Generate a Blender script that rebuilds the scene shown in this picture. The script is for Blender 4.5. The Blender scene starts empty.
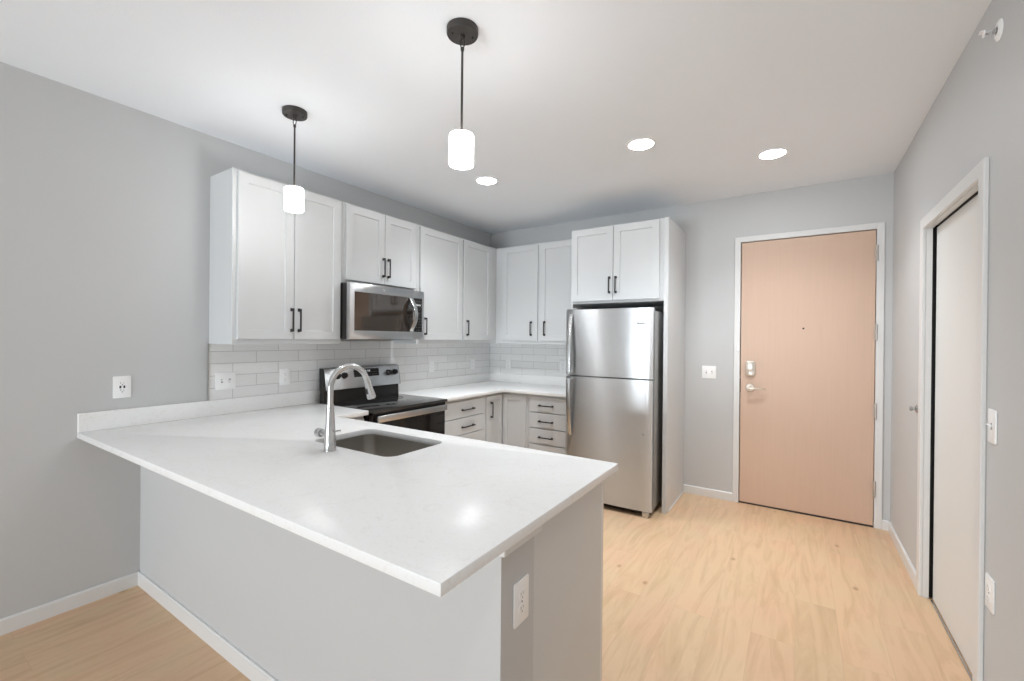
import bpy, bmesh, math, random
from mathutils import Vector, Matrix

# ------------------------------------------------------------------ camera
sc = bpy.context.scene
col = sc.collection
YAW, PITCH, ROLL, FPX, EYE = 0.5774, -0.0028, 0.0090, 438.7033, 1.4208
fw = Vector((-math.sin(YAW)*math.cos(PITCH), math.cos(YAW)*math.cos(PITCH), math.sin(PITCH)))
rt = Vector((math.cos(YAW), math.sin(YAW), 0.0))
up = rt.cross(fw)
r2 = rt*math.cos(ROLL) + up*math.sin(ROLL)
u2 = -rt*math.sin(ROLL) + up*math.cos(ROLL)
cam_data = bpy.data.cameras.new('camera')
cam_data.sensor_fit = 'HORIZONTAL'
cam_data.sensor_width = 36.0
cam_data.lens = FPX/1024*36.0
cam_data.clip_start = 0.02
cam = bpy.data.objects.new('camera', cam_data)
col.objects.link(cam)
m = Matrix((r2, u2, -fw)).transposed().to_4x4()
m.translation = Vector((0, 0, EYE))
cam.matrix_world = m
sc.camera = cam

# ------------------------------------------------------------------ light and exposure
LAMP_PENDANT = 32.0      # emission of the opal shades
LAMP_CAN = 76.0          # emission of the recessed diffusers
DAYLIGHT = 335.0         # daylight through the window behind the camera, watts
CAN_BEAM = 110.0          # watts of each downlight's own beam
SKY = 0.4
sc.view_settings.view_transform = 'Standard'
sc.view_settings.look = 'None'
sc.view_settings.gamma = 1.0
sc.view_settings.use_curve_mapping = False
sc.view_settings.exposure = 0.0
sc.cycles.use_denoising = True
sc.cycles.max_bounces = 10
sc.cycles.diffuse_bounces = 6
sc.cycles.glossy_bounces = 5
sc.cycles.sample_clamp_indirect = 6.0
sc.cycles.caustics_reflective = False
sc.cycles.caustics_refractive = False

world = bpy.data.worlds.new('sky')
sc.world = world
world.use_nodes = True
wn = world.node_tree.nodes
wn['Background'].inputs['Color'].default_value = (0.80, 0.90, 1.0, 1)
wn['Background'].inputs['Strength'].default_value = SKY

# ------------------------------------------------------------------ dimensions (metres)
XL, XR, YB, H = -3.1514, 0.5962, 4.3411, 2.704     # left wall, right wall, back wall, ceiling
YR = -4.5                                          # wall with the window, behind the camera
ZC, TC = 0.914, 0.030                              # worktop
Y0, Y1, XE = 0.6812, 1.754, -0.6143                # peninsula worktop
UB, UT = 1.375, 2.440                              # wall cabinets

for x in (-2.45, -0.95):
    al = bpy.data.lights.new('daylight', 'AREA')
    al.shape = 'RECTANGLE'; al.size = 1.4; al.size_y = 1.2
    al.energy = DAYLIGHT/2; al.color = (0.86, 0.94, 1.0)
    alo = bpy.data.objects.new('daylight', al)
    alo.location = (x, YR-0.55, 0.70)
    alo.rotation_euler = (math.radians(96), 0, 0)
    col.objects.link(alo)

# ------------------------------------------------------------------ materials
def new_mat(name):
    mt = bpy.data.materials.new(name); mt.use_nodes = True
    nt = mt.node_tree
    return mt, nt, nt.nodes, nt.links, nt.nodes['Principled BSDF']

def paint(name, rgb, rough=0.6, bump=0.0, scale=250.0, var=0.0, spec=0.5):
    mt, nt, N, L, b = new_mat(name)
    b.inputs['Base Color'].default_value = (*rgb, 1)
    b.inputs['Roughness'].default_value = rough
    b.inputs['Specular IOR Level'].default_value = spec
    tc = N.new('ShaderNodeTexCoord')
    if bump or var:
        nz = N.new('ShaderNodeTexNoise'); nz.inputs['Scale'].default_value = scale
        nz.inputs['Detail'].default_value = 3
        L.new(tc.outputs['Object'], nz.inputs['Vector'])
        if bump:
            bp = N.new('ShaderNodeBump'); bp.inputs['Strength'].default_value = bump
            bp.inputs['Distance'].default_value = 0.002
            L.new(nz.outputs['Fac'], bp.inputs['Height']); L.new(bp.outputs['Normal'], b.inputs['Normal'])
        if var:
            nz2 = N.new('ShaderNodeTexNoise'); nz2.inputs['Scale'].default_value = 3.0
            L.new(tc.outputs['Object'], nz2.inputs['Vector'])
            mx = N.new('ShaderNodeMix'); mx.data_type = 'RGBA'
            mx.inputs['A'].default_value = (*[c*(1-var) for c in rgb], 1)
            mx.inputs['B'].default_value = (*[min(1, c*(1+var)) for c in rgb], 1)
            L.new(nz2.outputs['Fac'], mx.inputs['Factor']); L.new(mx.outputs['Result'], b.inputs['Base Color'])
    return mt

def steel(name, rgb=(0.62, 0.61, 0.60), rough=0.28, aniso=0.0, axis='Z', brush=True):
    mt, nt, N, L, b = new_mat(name)
    b.inputs['Base Color'].default_value = (*rgb, 1)
    b.inputs['Metallic'].default_value = 1.0
    b.inputs['Roughness'].default_value = rough
    if aniso:
        b.inputs['Anisotropic'].default_value = aniso
        b.inputs['Anisotropic Rotation'].default_value = 0.25
        tg = N.new('ShaderNodeTangent'); tg.direction_type = 'RADIAL'; tg.axis = axis
        L.new(tg.outputs['Tangent'], b.inputs['Tangent'])
    if brush:
        tc = N.new('ShaderNodeTexCoord'); mp = N.new('ShaderNodeMapping')
        mp.inputs['Scale'].default_value = (4, 4, 400)
        nz = N.new('ShaderNodeTexNoise'); nz.inputs['Scale'].default_value = 3.0; nz.inputs['Detail'].default_value = 4
        L.new(tc.outputs['Object'], mp.inputs['Vector']); L.new(mp.outputs['Vector'], nz.inputs['Vector'])
        mr = N.new('ShaderNodeMapRange')
        mr.inputs['To Min'].default_value = max(0.02, rough-0.06); mr.inputs['To Max'].default_value = rough+0.06
        L.new(nz.outputs['Fac'], mr.inputs['Value']); L.new(mr.outputs['Result'], b.inputs['Roughness'])
    return mt

def emit(name, rgb, strength):
    mt, nt, N, L, b = new_mat(name)
    b.inputs['Base Color'].default_value = (0.6, 0.6, 0.59, 1)
    b.inputs['Emission Color'].default_value = (*rgb, 1)
    b.inputs['Emission Strength'].default_value = strength
    b.inputs['Roughness'].default_value = 0.3
    return mt

M = {}
M['wall'] = paint('grey_wall_paint', (0.555, 0.560, 0.563), 0.55, 0.10, 260, 0.01)
M['ceiling'] = paint('ceiling_texture', (0.85, 0.882, 0.92), 0.9, 0.35, 120, 0.01)
M['trim'] = paint('white_trim_paint', (0.72, 0.72, 0.715), 0.35)
M['cabinet'] = paint('light_cabinet_paint', (0.62, 0.632, 0.64), 0.38)
M['closet'] = paint('closet_door_white', (0.74, 0.74, 0.725), 0.45, 0.05, 300)
M['plastic'] = paint('white_plastic', (0.90, 0.90, 0.90), 0.3)
M['slot'] = paint('dark_slot', (0.02, 0.02, 0.02), 0.6)
M['grey_slot'] = paint('grey_groove', (0.35, 0.35, 0.35), 0.6)
M['bronze'] = paint('dark_bronze', (0.035, 0.030, 0.027), 0.40)
M['black_metal'] = paint('black_handle_metal', (0.012, 0.011, 0.011), 0.35)
M['black'] = paint('black_enamel', (0.012, 0.010, 0.009), 0.25)
M['dark_case'] = paint('dark_grey_case', (0.30, 0.30, 0.295), 0.40)
M['badge'] = paint('badge_grey', (0.10, 0.10, 0.10), 0.4)
M['burner'] = paint('burner_print', (0.045, 0.045, 0.045), 0.25)
M['cooktop'] = paint('black_ceramic_glass', (0.020, 0.019, 0.018), 0.06, spec=0.8)
M['oven_glass'] = paint('black_oven_glass', (0.008, 0.006, 0.005), 0.08)
M['window_glass_dark'] = paint('smoked_glass', (0.035, 0.026, 0.020), 0.05, spec=1.0)
M['steel'] = steel('brushed_steel', (0.575, 0.585, 0.595), 0.30, 0.95)
M['sink_steel'] = steel('sink_steel', (0.52, 0.50, 0.47), 0.33)
M['chrome'] = steel('satin_nickel', (0.57, 0.575, 0.575), 0.25, brush=False)
M['brass_nickel'] = steel('warm_nickel', (0.70, 0.64, 0.57), 0.36, brush=False)
M['hinge'] = steel('hinge_metal', (0.55, 0.50, 0.45), 0.4, brush=False)
M['shade'] = emit('opal_glass_lit', (1.0, 1.0, 0.99), LAMP_PENDANT)
M['diffuser'] = emit('downlight_diffuser', (0.93, 0.97, 1.0), LAMP_CAN)
M['indicator'] = emit('pale_display_marks', (0.9, 0.95, 1.0), 0.30)

def quartz():
    mt, nt, N, L, b = new_mat('white_quartz')
    tc = N.new('ShaderNodeTexCoord')
    n1 = N.new('ShaderNodeTexNoise'); n1.inputs['Scale'].default_value = 2.6; n1.inputs['Detail'].default_value = 9
    n1.inputs['Roughness'].default_value = 0.62; n1.inputs['Distortion'].default_value = 1.3
    L.new(tc.outputs['Object'], n1.inputs['Vector'])
    r = N.new('ShaderNodeValToRGB')
    r.color_ramp.elements[0].position = 0.485; r.color_ramp.elements[0].color = (0.86, 0.86, 0.855, 1)
    r.color_ramp.elements[1].position = 0.515; r.color_ramp.elements[1].color = (0.86, 0.86, 0.855, 1)
    e = r.color_ramp.elements.new(0.50); e.color = (0.825, 0.82, 0.81, 1)
    L.new(n1.outputs['Fac'], r.inputs['Fac'])
    n2 = N.new('ShaderNodeTexNoise'); n2.inputs['Scale'].default_value = 90; n2.inputs['Detail'].default_value = 2
    L.new(tc.outputs['Object'], n2.inputs['Vector'])
    mx = N.new('ShaderNodeMix'); mx.data_type = 'RGBA'; mx.blend_type = 'MULTIPLY'
    r2_ = N.new('ShaderNodeValToRGB')
    r2_.color_ramp.elements[0].position = 0.30; r2_.color_ramp.elements[0].color = (0.955, 0.955, 0.95, 1)
    r2_.color_ramp.elements[1].position = 0.42; r2_.color_ramp.elements[1].color = (1, 1, 1, 1)
    L.new(n2.outputs['Fac'], r2_.inputs['Fac'])
    mx.inputs['Factor'].default_value = 1.0
    L.new(r.outputs['Color'], mx.inputs['A']); L.new(r2_.outputs['Color'], mx.inputs['B'])
    L.new(mx.outputs['Result'], b.inputs['Base Color'])
    b.inputs['Roughness'].default_value = 0.27; b.inputs['Specular IOR Level'].default_value = 0.20
    return mt
M['quartz'] = quartz()

def planks():
    mt, nt, N, L, b = new_mat('oak_plank_floor')
    tc = N.new('ShaderNodeTexCoord')
    mp = N.new('ShaderNodeMapping'); mp.inputs['Rotation'].default_value = (0, 0, math.radians(90))
    L.new(tc.outputs['Object'], mp.inputs['Vector'])
    br = N.new('ShaderNodeTexBrick')
    br.inputs['Scale'].default_value = 1.0
    br.inputs['Brick Width'].default_value = 1.22; br.inputs['Row Height'].default_value = 0.18
    br.inputs['Mortar Size'].default_value = 0.0009; br.inputs['Mortar Smooth'].default_value = 0.3
    br.offset = 0.37; br.offset_frequency = 2
    br.inputs['Color1'].default_value = (0, 0, 0, 1); br.inputs['Color2'].default_value = (1, 1, 1, 1)
    br.inputs['Mortar'].default_value = (0.5, 0.5, 0.5, 1)
    L.new(mp.outputs['Vector'], br.inputs['Vector'])
    # per-plank shift of the grain
    mul = N.new('ShaderNodeVectorMath'); mul.operation = 'SCALE'; mul.inputs['Scale'].default_value = 7.0
    L.new(br.outputs['Color'], mul.inputs[0])
    add = N.new('ShaderNodeVectorMath'); add.operation = 'ADD'
    L.new(tc.outputs['Object'], add.inputs[0]); L.new(mul.outputs['Vector'], add.inputs[1])
    mg = N.new('ShaderNodeMapping'); mg.inputs['Scale'].default_value = (9.0, 1.1, 1.0)
    L.new(add.outputs['Vector'], mg.inputs['Vector'])
    g = N.new('ShaderNodeTexNoise'); g.inputs['Scale'].default_value = 1.5; g.inputs['Detail'].default_value = 6
    g.inputs['Roughness'].default_value = 0.58; g.inputs['Distortion'].default_value = 1.6
    L.new(mg.outputs['Vector'], g.inputs['Vector'])
    rg = N.new('ShaderNodeValToRGB')
    rg.color_ramp.elements[0].position = 0.25; rg.color_ramp.elements[0].color = (0.550, 0.365, 0.218, 1)
    rg.color_ramp.elements[1].position = 0.55; rg.color_ramp.elements[1].color = (0.665, 0.470, 0.308, 1)
    L.new(g.outputs['Fac'], rg.inputs['Fac'])
    # blotches drifting between pink and yellow
    n3 = N.new('ShaderNodeTexNoise'); n3.inputs['Scale'].default_value = 3.2; n3.inputs['Detail'].default_value = 2
    L.new(add.outputs['Vector'], n3.inputs['Vector'])
    r3 = N.new('ShaderNodeValToRGB')
    r3.color_ramp.elements[0].position = 0.38; r3.color_ramp.elements[0].color = (1.03, 0.975, 0.96, 1)
    r3.color_ramp.elements[1].position = 0.62; r3.color_ramp.elements[1].color = (1.0, 1.015, 0.97, 1)
    L.new(n3.outputs['Fac'], r3.inputs['Fac'])
    m3 = N.new('ShaderNodeMix'); m3.data_type = 'RGBA'; m3.blend_type = 'MULTIPLY'; m3.inputs['Factor'].default_value = 1
    L.new(rg.outputs['Color'], m3.inputs['A']); L.new(r3.outputs['Color'], m3.inputs['B'])
    # plank to plank tone
    hv = N.new('ShaderNodeMapRange'); hv.inputs['To Min'].default_value = 0.975; hv.inputs['To Max'].default_value = 1.025
    L.new(br.outputs['Color'], hv.inputs['Value'])
    tone = N.new('ShaderNodeVectorMath'); tone.operation = 'SCALE'
    L.new(m3.outputs['Result'], tone.inputs[0]); L.new(hv.outputs['Result'], tone.inputs['Scale'])
    # knots
    mk = N.new('ShaderNodeMapping'); mk.inputs['Scale'].default_value = (4.6, 2.9, 1.0)
    L.new(tc.outputs['Object'], mk.inputs['Vector'])
    vo = N.new('ShaderNodeTexVoronoi'); vo.inputs['Scale'].default_value = 1.0
    L.new(mk.outputs['Vector'], vo.inputs['Vector'])
    rk = N.new('ShaderNodeValToRGB')
    rk.color_ramp.elements[0].position = 0.015; rk.color_ramp.elements[0].color = (0.62, 0.54, 0.46, 1)
    rk.color_ramp.elements[1].position = 0.085; rk.color_ramp.elements[1].color = (1, 1, 1, 1)
    L.new(vo.outputs['Distance'], rk.inputs['Fac'])
    mx = N.new('ShaderNodeMix'); mx.data_type = 'RGBA'; mx.blend_type = 'MULTIPLY'; mx.inputs['Factor'].default_value = 1
    L.new(tone.outputs['Vector'], mx.inputs['A']); L.new(rk.outputs['Color'], mx.inputs['B'])
    seam = N.new('ShaderNodeMix'); seam.data_type = 'RGBA'
    seam.inputs['B'].default_value = (0.40, 0.26, 0.15, 1)
    sf = N.new('ShaderNodeMath'); sf.operation = 'MULTIPLY'; sf.inputs[1].default_value = 0.35
    L.new(br.outputs['Fac'], sf.inputs[0]); L.new(sf.outputs[0], seam.inputs['Factor'])
    L.new(mx.outputs['Result'], seam.inputs['A'])
    L.new(seam.outputs['Result'], b.inputs['Base Color'])
    b.inputs['Roughness'].default_value = 0.36
    return mt
M['floor'] = planks()

def tiles(name, axis):
    """pale grey 3 x 12 inch tiles in a half bond; axis 'Y' for the left wall, 'X' for the back wall"""
    mt, nt, N, L, b = new_mat(name)
    tc = N.new('ShaderNodeTexCoord'); sp = N.new('ShaderNodeSeparateXYZ'); cb = N.new('ShaderNodeCombineXYZ')
    L.new(tc.outputs['Object'], sp.inputs[0])
    L.new(sp.outputs[axis], cb.inputs['X']); L.new(sp.outputs['Z'], cb.inputs['Y'])
    br = N.new('ShaderNodeTexBrick'); br.inputs['Scale'].default_value = 1
    br.inputs['Brick Width'].default_value = 0.305; br.inputs['Row Height'].default_value = 0.0787
    br.inputs['Mortar Size'].default_value = 0.0016; br.inputs['Mortar Smooth'].default_value = 0.2
    br.inputs['Color1'].default_value = (0.76, 0.76, 0.755, 1); br.inputs['Color2'].default_value = (0.82, 0.82, 0.815, 1)
    br.inputs['Mortar'].default_value = (0.42, 0.42, 0.415, 1)
    L.new(cb.outputs[0], br.inputs['Vector'])
    mp = N.new('ShaderNodeMapping'); mp.inputs['Scale'].default_value = (5, 60, 1)
    L.new(cb.outputs[0], mp.inputs['Vector'])
    nz = N.new('ShaderNodeTexNoise'); nz.inputs['Scale'].default_value = 2.5; nz.inputs['Detail'].default_value = 4
    L.new(mp.outputs['Vector'], nz.inputs['Vector'])
    mr = N.new('ShaderNodeMapRange'); mr.inputs['To Min'].default_value = 0.93; mr.inputs['To Max'].default_value = 1.07
    L.new(nz.outputs['Fac'], mr.inputs['Value'])
    sv = N.new('ShaderNodeVectorMath'); sv.operation = 'SCALE'
    L.new(br.outputs['Color'], sv.inputs[0]); L.new(mr.outputs['Result'], sv.inputs['Scale'])
    L.new(sv.outputs['Vector'], b.inputs['Base Color'])
    bp = N.new('ShaderNodeBump'); bp.inputs['Strength'].default_value = 0.4; bp.inputs['Distance'].default_value = 0.002
    bp.invert = True
    L.new(br.outputs['Fac'], bp.inputs['Height']); L.new(bp.outputs['Normal'], b.inputs['Normal'])
    b.inputs['Roughness'].default_value = 0.28
    return mt
M['tile_left'] = tiles('grey_wall_tile', 'Y')
M['tile_back'] = tiles('grey_wall_tile_back', 'X')

def maple():
    mt, nt, N, L, b = new_mat('maple_veneer')
    tc = N.new('ShaderNodeTexCoord'); mp = N.new('ShaderNodeMapping'); mp.inputs['Scale'].default_value = (40, 40, 1.2)
    L.new(tc.outputs['Object'], mp.inputs['Vector'])
    nz = N.new('ShaderNodeTexNoise'); nz.inputs['Scale'].default_value = 2.0; nz.inputs['Detail'].default_value = 5
    L.new(mp.outputs['Vector'], nz.inputs['Vector'])
    r = N.new('ShaderNodeValToRGB')
    r.color_ramp.elements[0].position = 0.3; r.color_ramp.elements[0].color = (0.610, 0.430, 0.325, 1)
    r.color_ramp.elements[1].position = 0.7; r.color_ramp.elements[1].color = (0.630, 0.448, 0.340, 1)
    L.new(nz.outputs['Fac'], r.inputs['Fac']); L.new(r.outputs['Color'], b.inputs['Base Color'])
    b.inputs['Roughness'].default_value = 0.42
    return mt
M['maple'] = maple()

def keypad(name, cell, off):
    mt, nt, N, L, b = new_mat(name)
    tc = N.new('ShaderNodeTexCoord'); sp = N.new('ShaderNodeSeparateXYZ'); cb = N.new('ShaderNodeCombineXYZ')
    L.new(tc.outputs['Object'], sp.inputs[0])
    L.new(sp.outputs['Y'], cb.inputs['X']); L.new(sp.outputs['Z'], cb.inputs['Y'])
    mp = N.new('ShaderNodeMapping'); mp.inputs['Location'].default_value = off
    L.new(cb.outputs[0], mp.inputs['Vector'])
    br = N.new('ShaderNodeTexBrick'); br.offset = 0.0; br.inputs['Scale'].default_value = 1
    br.inputs['Brick Width'].default_value = cell; br.inputs['Row Height'].default_value = cell*0.95
    br.inputs['Mortar Size'].default_value = cell*0.40; br.inputs['Mortar Smooth'].default_value = 0.0
    br.inputs['Color1'].default_value = (0.45, 0.45, 0.45, 1); br.inputs['Color2'].default_value = (0.25, 0.25, 0.25, 1)
    br.inputs['Mortar'].default_value = (0.008, 0.006, 0.005, 1)
    L.new(mp.outputs[0], br.inputs['Vector']); L.new(br.outputs['Color'], b.inputs['Base Color'])
    b.inputs['Roughness'].default_value = 0.08
    return mt
M['keypad'] = keypad('microwave_keypad', 0.026, (0.0, 0.0, 0.0))
M['range_keypad'] = keypad('range_keypad', 0.022, (0.0, 0.004, 0.0))

def glass():
    mt, nt, N, L, b = new_mat('window_glass')
    N.remove(b)
    tr = N.new('ShaderNodeBsdfTransparent'); gl = N.new('ShaderNodeBsdfGlossy'); gl.inputs['Roughness'].default_value = 0.02
    fr = N.new('ShaderNodeFresnel'); fr.inputs['IOR'].default_value = 1.45
    mx = N.new('ShaderNodeMixShader')
    L.new(fr.outputs[0], mx.inputs[0]); L.new(tr.outputs[0], mx.inputs[1]); L.new(gl.outputs[0], mx.inputs[2])
    L.new(mx.outputs[0], N['Material Output'].inputs['Surface'])
    return mt
M['glass'] = glass()

# ------------------------------------------------------------------ mesh builder
class MB:
    """Collects shapes in a local frame (mat) and links them as one mesh object."""
    def __init__(self, mat=None):
        self.bm = bmesh.new(); self.mat = mat or Matrix.Identity(4)
    def _take(self, tmp):
        tmp.normal_update()
        vm = {}
        for v in tmp.verts:
            vm[v] = self.bm.verts.new(self.mat @ v.co)
        flip = self.mat.determinant() < 0
        for f in tmp.faces:
            vs = [vm[v] for v in f.verts]
            if flip: vs.reverse()
            try: self.bm.faces.new(vs)
            except ValueError: pass
        tmp.free()
    def box(self, x0, x1, y0, y1, z0, z1, bev=0.0, seg=1):
        t = bmesh.new()
        bmesh.ops.create_cube(t, size=1)
        for v in t.verts:
            v.co = Vector(((x0+x1)/2 + v.co.x*abs(x1-x0), (y0+y1)/2 + v.co.y*abs(y1-y0), (z0+z1)/2 + v.co.z*abs(z1-z0)))
        if bev: bmesh.ops.bevel(t, geom=list(t.edges), offset=bev, segments=seg, profile=0.5, affect='EDGES', clamp_overlap=True)
        self._take(t); return self
    def prism(self, pts, z0, z1, hole=None, bev=0.0, axis='z'):
        """polygon (optionally with a hole) in local xy, extruded along local z"""
        t = bmesh.new()
        def loop(ps):
            vs = [t.verts.new((p[0], p[1], z0)) for p in ps]
            return [t.edges.new((vs[i], vs[(i+1) % len(vs)])) for i in range(len(vs))], vs
        es, vs = loop(pts)
        if hole:
            e2, _ = loop(hole); es = es + e2
            bmesh.ops.triangle_fill(t, use_beauty=True, use_dissolve=False, edges=es)
        else:
            t.faces.new(vs)
        ret = bmesh.ops.extrude_face_region(t, geom=list(t.faces))
        nv = [g for g in ret['geom'] if isinstance(g, bmesh.types.BMVert)]
        for v in nv: v.co.z = z1
        bmesh.ops.recalc_face_normals(t, faces=list(t.faces))
        if bev:
            es = [e for e in t.edges if len(e.link_faces) == 2 and e.calc_face_angle(0) > 0.9]
            bmesh.ops.bevel(t, geom=es, offset=bev, segments=2, profile=0.5, affect='EDGES', clamp_overlap=True)
        self._take(t); return self
    def lathe(self, prof, origin=(0, 0, 0), axis=(0, 0, 1), seg=32):
        """prof: list of (radius, height) along axis; closed at zero radii"""
        t = bmesh.new()
        a = Vector(axis).normalized(); q = Vector((0, 0, 1)).rotation_difference(a).to_matrix()
        o = Vector(origin); rings = []
        for r, h in prof:
            if r < 1e-6: rings.append([t.verts.new(o + q @ Vector((0, 0, h)))])
            else: rings.append([t.verts.new(o + q @ Vector((r*math.cos(2*math.pi*k/seg), r*math.sin(2*math.pi*k/seg), h))) for k in range(seg)])
        for A, B in zip(rings, rings[1:]):
            for k in range(seg):
                k2 = (k+1) % seg
                if len(A) == 1 and len(B) == 1: break
                if len(A) == 1: t.faces.new((A[0], B[k], B[k2]))
                elif len(B) == 1: t.faces.new((A[k], A[k2], B[0]))
                else: t.faces.new((A[k], A[k2], B[k2], B[k]))
        bmesh.ops.recalc_face_normals(t, faces=list(t.faces))
        self._take(t); return self
    def cyl(self, p0, p1, r0, r1=None, seg=20, bev=0.0):
        r1 = r0 if r1 is None else r1
        p0 = Vector(p0); p1 = Vector(p1); h = (p1-p0).length
        if bev: prof = [(0, 0), (r0-bev, 0), (r0, bev), (r1, h-bev), (r1-bev, h), (0, h)]
        else: prof = [(0, 0), (r0, 0), (r1, h), (0, h)]
        return self.lathe(prof, p0, p1-p0, seg)
    def tube(self, pts, rad, seg=16, flat=None, side=None):
        """round (or flat=(a,b) rounded-rectangular) bar swept along pts"""
        t = bmesh.new(); pts = [Vector(p) for p in pts]; rings = []
        n = len(pts); rads = rad if isinstance(rad, (list, tuple)) else [rad]*n
        ref = Vector(side) if side else None
        prev = None
        for i, p in enumerate(pts):
            d = (pts[min(i+1, n-1)] - pts[max(i-1, 0)]).normalized()
            if ref is not None: s = (ref - d*ref.dot(d)).normalized()
            elif prev is None:
                s = d.orthogonal().normalized()
            else: s = (prev - d*prev.dot(d)).normalized()
            prev = s; w = d.cross(s)
            ring = []
            for k in range(seg):
                a = 2*math.pi*k/seg
                if flat:
                    ca, sa = math.cos(a), math.sin(a); e = 0.35
                    ring.append(t.verts.new(p + s*flat[0]*math.copysign(abs(ca)**e, ca)*rads[i] + w*flat[1]*math.copysign(abs(sa)**e, sa)*rads[i]))
                else:
                    ring.append(t.verts.new(p + s*rads[i]*math.cos(a) + w*rads[i]*math.sin(a)))
            rings.append(ring)
        for A, B in zip(rings, rings[1:]):
            for k in range(seg): t.faces.new((A[k], A[(k+1) % seg], B[(k+1) % seg], B[k]))
        t.faces.new(rings[0][::-1]); t.faces.new(rings[-1])
        bmesh.ops.recalc_face_normals(t, faces=list(t.faces))
        self._take(t); return self
    def quadmesh(self, verts, faces):
        t = bmesh.new(); vs = [t.verts.new(v) for v in verts]
        for f in faces: t.faces.new([vs[i] for i in f])
        bmesh.ops.recalc_face_normals(t, faces=list(t.faces))
        self._take(t); return self
    def build(self, name, mat, parent=None, angle=35):
        me = bpy.data.meshes.new(name)
        off = world_of(parent) if parent else Vector((0, 0, 0))
        for v in self.bm.verts: v.co -= off
        self.bm.to_mesh(me); self.bm.free()
        for p in me.polygons: p.use_smooth = True
        me.set_sharp_from_angle(angle=math.radians(angle))
        mats = mat if isinstance(mat, (list, tuple)) else [mat]
        for k in mats: me.materials.append(M[k])
        o = bpy.data.objects.new(name, me); col.objects.link(o)
        if parent: o.parent = parent
        return o

def world_of(o):
    p = Vector((0, 0, 0))
    while o is not None:
        p += o.location; o = o.parent
    return p

def thing(name, label, cat, loc, group=None, kind=None):
    o = bpy.data.objects.new(name, None); col.objects.link(o)
    o.location = loc; o.empty_display_size = 0.1
    o['label'] = label; o['category'] = cat
    if group: o['group'] = group
    if kind: o['kind'] = kind
    return o

def tag(o, label, cat, group=None, kind=None):
    o['label'] = label; o['category'] = cat
    if group: o['group'] = group
    if kind: o['kind'] = kind
    return o

def struct(o, label=None, cat=None):
    o['kind'] = 'structure'
    if label: o['label'] = label; o['category'] = cat
    return o

def frame(origin, U, W):
    """local x = U along the surface, local y = up, local z = W out of the surface"""
    U = Vector(U); W = Vector(W); V = Vector((0, 0, 1))
    mt = Matrix((U, V, W)).transposed().to_4x4(); mt.translation = Vector(origin)
    return mt
def on_left(y, z, x=XL):   return frame((x, y, z), (0, 1, 0), (1, 0, 0))
def on_back(x, z, y=YB):   return frame((x, y, z), (1, 0, 0), (0, -1, 0))
def on_right(y, z, x=XR):  return frame((x, y, z), (0, -1, 0), (-1, 0, 0))

# ------------------------------------------------------------------ the room
T = 0.12
b = MB(); b.box(XL-T, XR+T, YR-T, YB+T, -0.1, 0.0)
struct(b.build('floor', 'floor'), 'light oak plank floor running toward the entry door', 'floor')
b = MB(); b.box(XL-T, XR+T, YR-T, YB+T, H, H+0.1)
struct(b.build('ceiling', 'ceiling'), 'white textured ceiling over the kitchen', 'ceiling')
b = MB(); b.box(XL-T, XL, YR-T, YB+T, 0, H)
struct(b.build('wall_left', 'wall'), 'grey painted wall behind the range and worktop', 'wall')

DX0, DX1, DZ = -0.474, 0.548, 2.338            # entry door frame, outer
b = MB()
b.box(XL, DX0+0.02, YB, YB+T, 0, H); b.box(DX1-0.02, XR, YB, YB+T, 0, H); b.box(DX0+0.02, DX1-0.02, YB, YB+T, DZ-0.02, H)
b.box(DX0, DX1, YB+T, YB+T+0.02, 0, DZ)
struct(b.build('wall_back', 'wall'), 'grey painted wall that holds the entry door', 'wall')

CY0, CY1, CZ = 2.400, 3.325, 2.066             # closet opening in the right wall
b = MB()
b.box(XR, XR+T, YR-T, CY0-0.015, 0, H); b.box(XR, XR+T, CY1+0.015, YB+T, 0, H); b.box(XR, XR+T, CY0-0.015, CY1+0.015, CZ+0.015, H)
b.box(XR+T, XR+T+0.02, CY0-0.1, CY1+0.1, 0, CZ+0.1)
struct(b.build('wall_right', 'wall'), 'grey painted wall that holds the white closet door', 'wall')

# wall behind the camera with a wide window that lights the room
WZ0, WZ1 = 0.10, 1.50
WINS = ((-3.0, -1.9), (-1.5, -0.4))
b = MB()
xs = [XL] + [x for p in WINS for x in p] + [XR]
for k in range(0, len(xs), 2): b.box(xs[k], xs[k+1], YR-T, YR, 0, H)
for x0, x1 in WINS: b.box(x0, x1, YR-T, YR, 0, WZ0); b.box(x0, x1, YR-T, YR, WZ1, H)
struct(b.build('wall_rear', 'wall'), 'grey wall with two low windows', 'wall')
for n_, (x0, x1) in enumerate(WINS):
    w = thing('window_%d' % (n_+1), 'white framed window behind the camera', 'window', ((x0+x1)/2, YR, WZ0), 'low windows', kind='structure')
    b = MB()
    for x in (x0, x1-0.05): b.box(x, x+0.05, YR-0.09, YR-0.03, WZ0, WZ1, 0.004)
    for z in (WZ0, WZ1-0.05): b.box(x0, x1, YR-0.09, YR-0.03, z, z+0.05, 0.004)
    b.build('window_frame', 'trim', w)
    b = MB(); b.box(x0+0.045, x1-0.045, YR-0.063, YR-0.057, WZ0+0.045, WZ1-0.045); b.build('pane', 'glass', w)

# half wall that carries the peninsula
HWX, HY0, HY1 = -0.644, 0.947, 1.118
b = MB(); b.box(XL, HWX, HY0, HY1, 0, 0.857)
struct(b.build('wall_peninsula', 'wall'), 'grey painted half wall under the peninsula worktop', 'wall')
b = MB(); b.box(XL, HWX+0.018, HY0-0.012, 1.135, 0.857, ZC-TC, 0.003)
struct(b.build('trim_1', 'trim'), 'white cap trim between half wall and worktop', 'trim')

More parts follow.
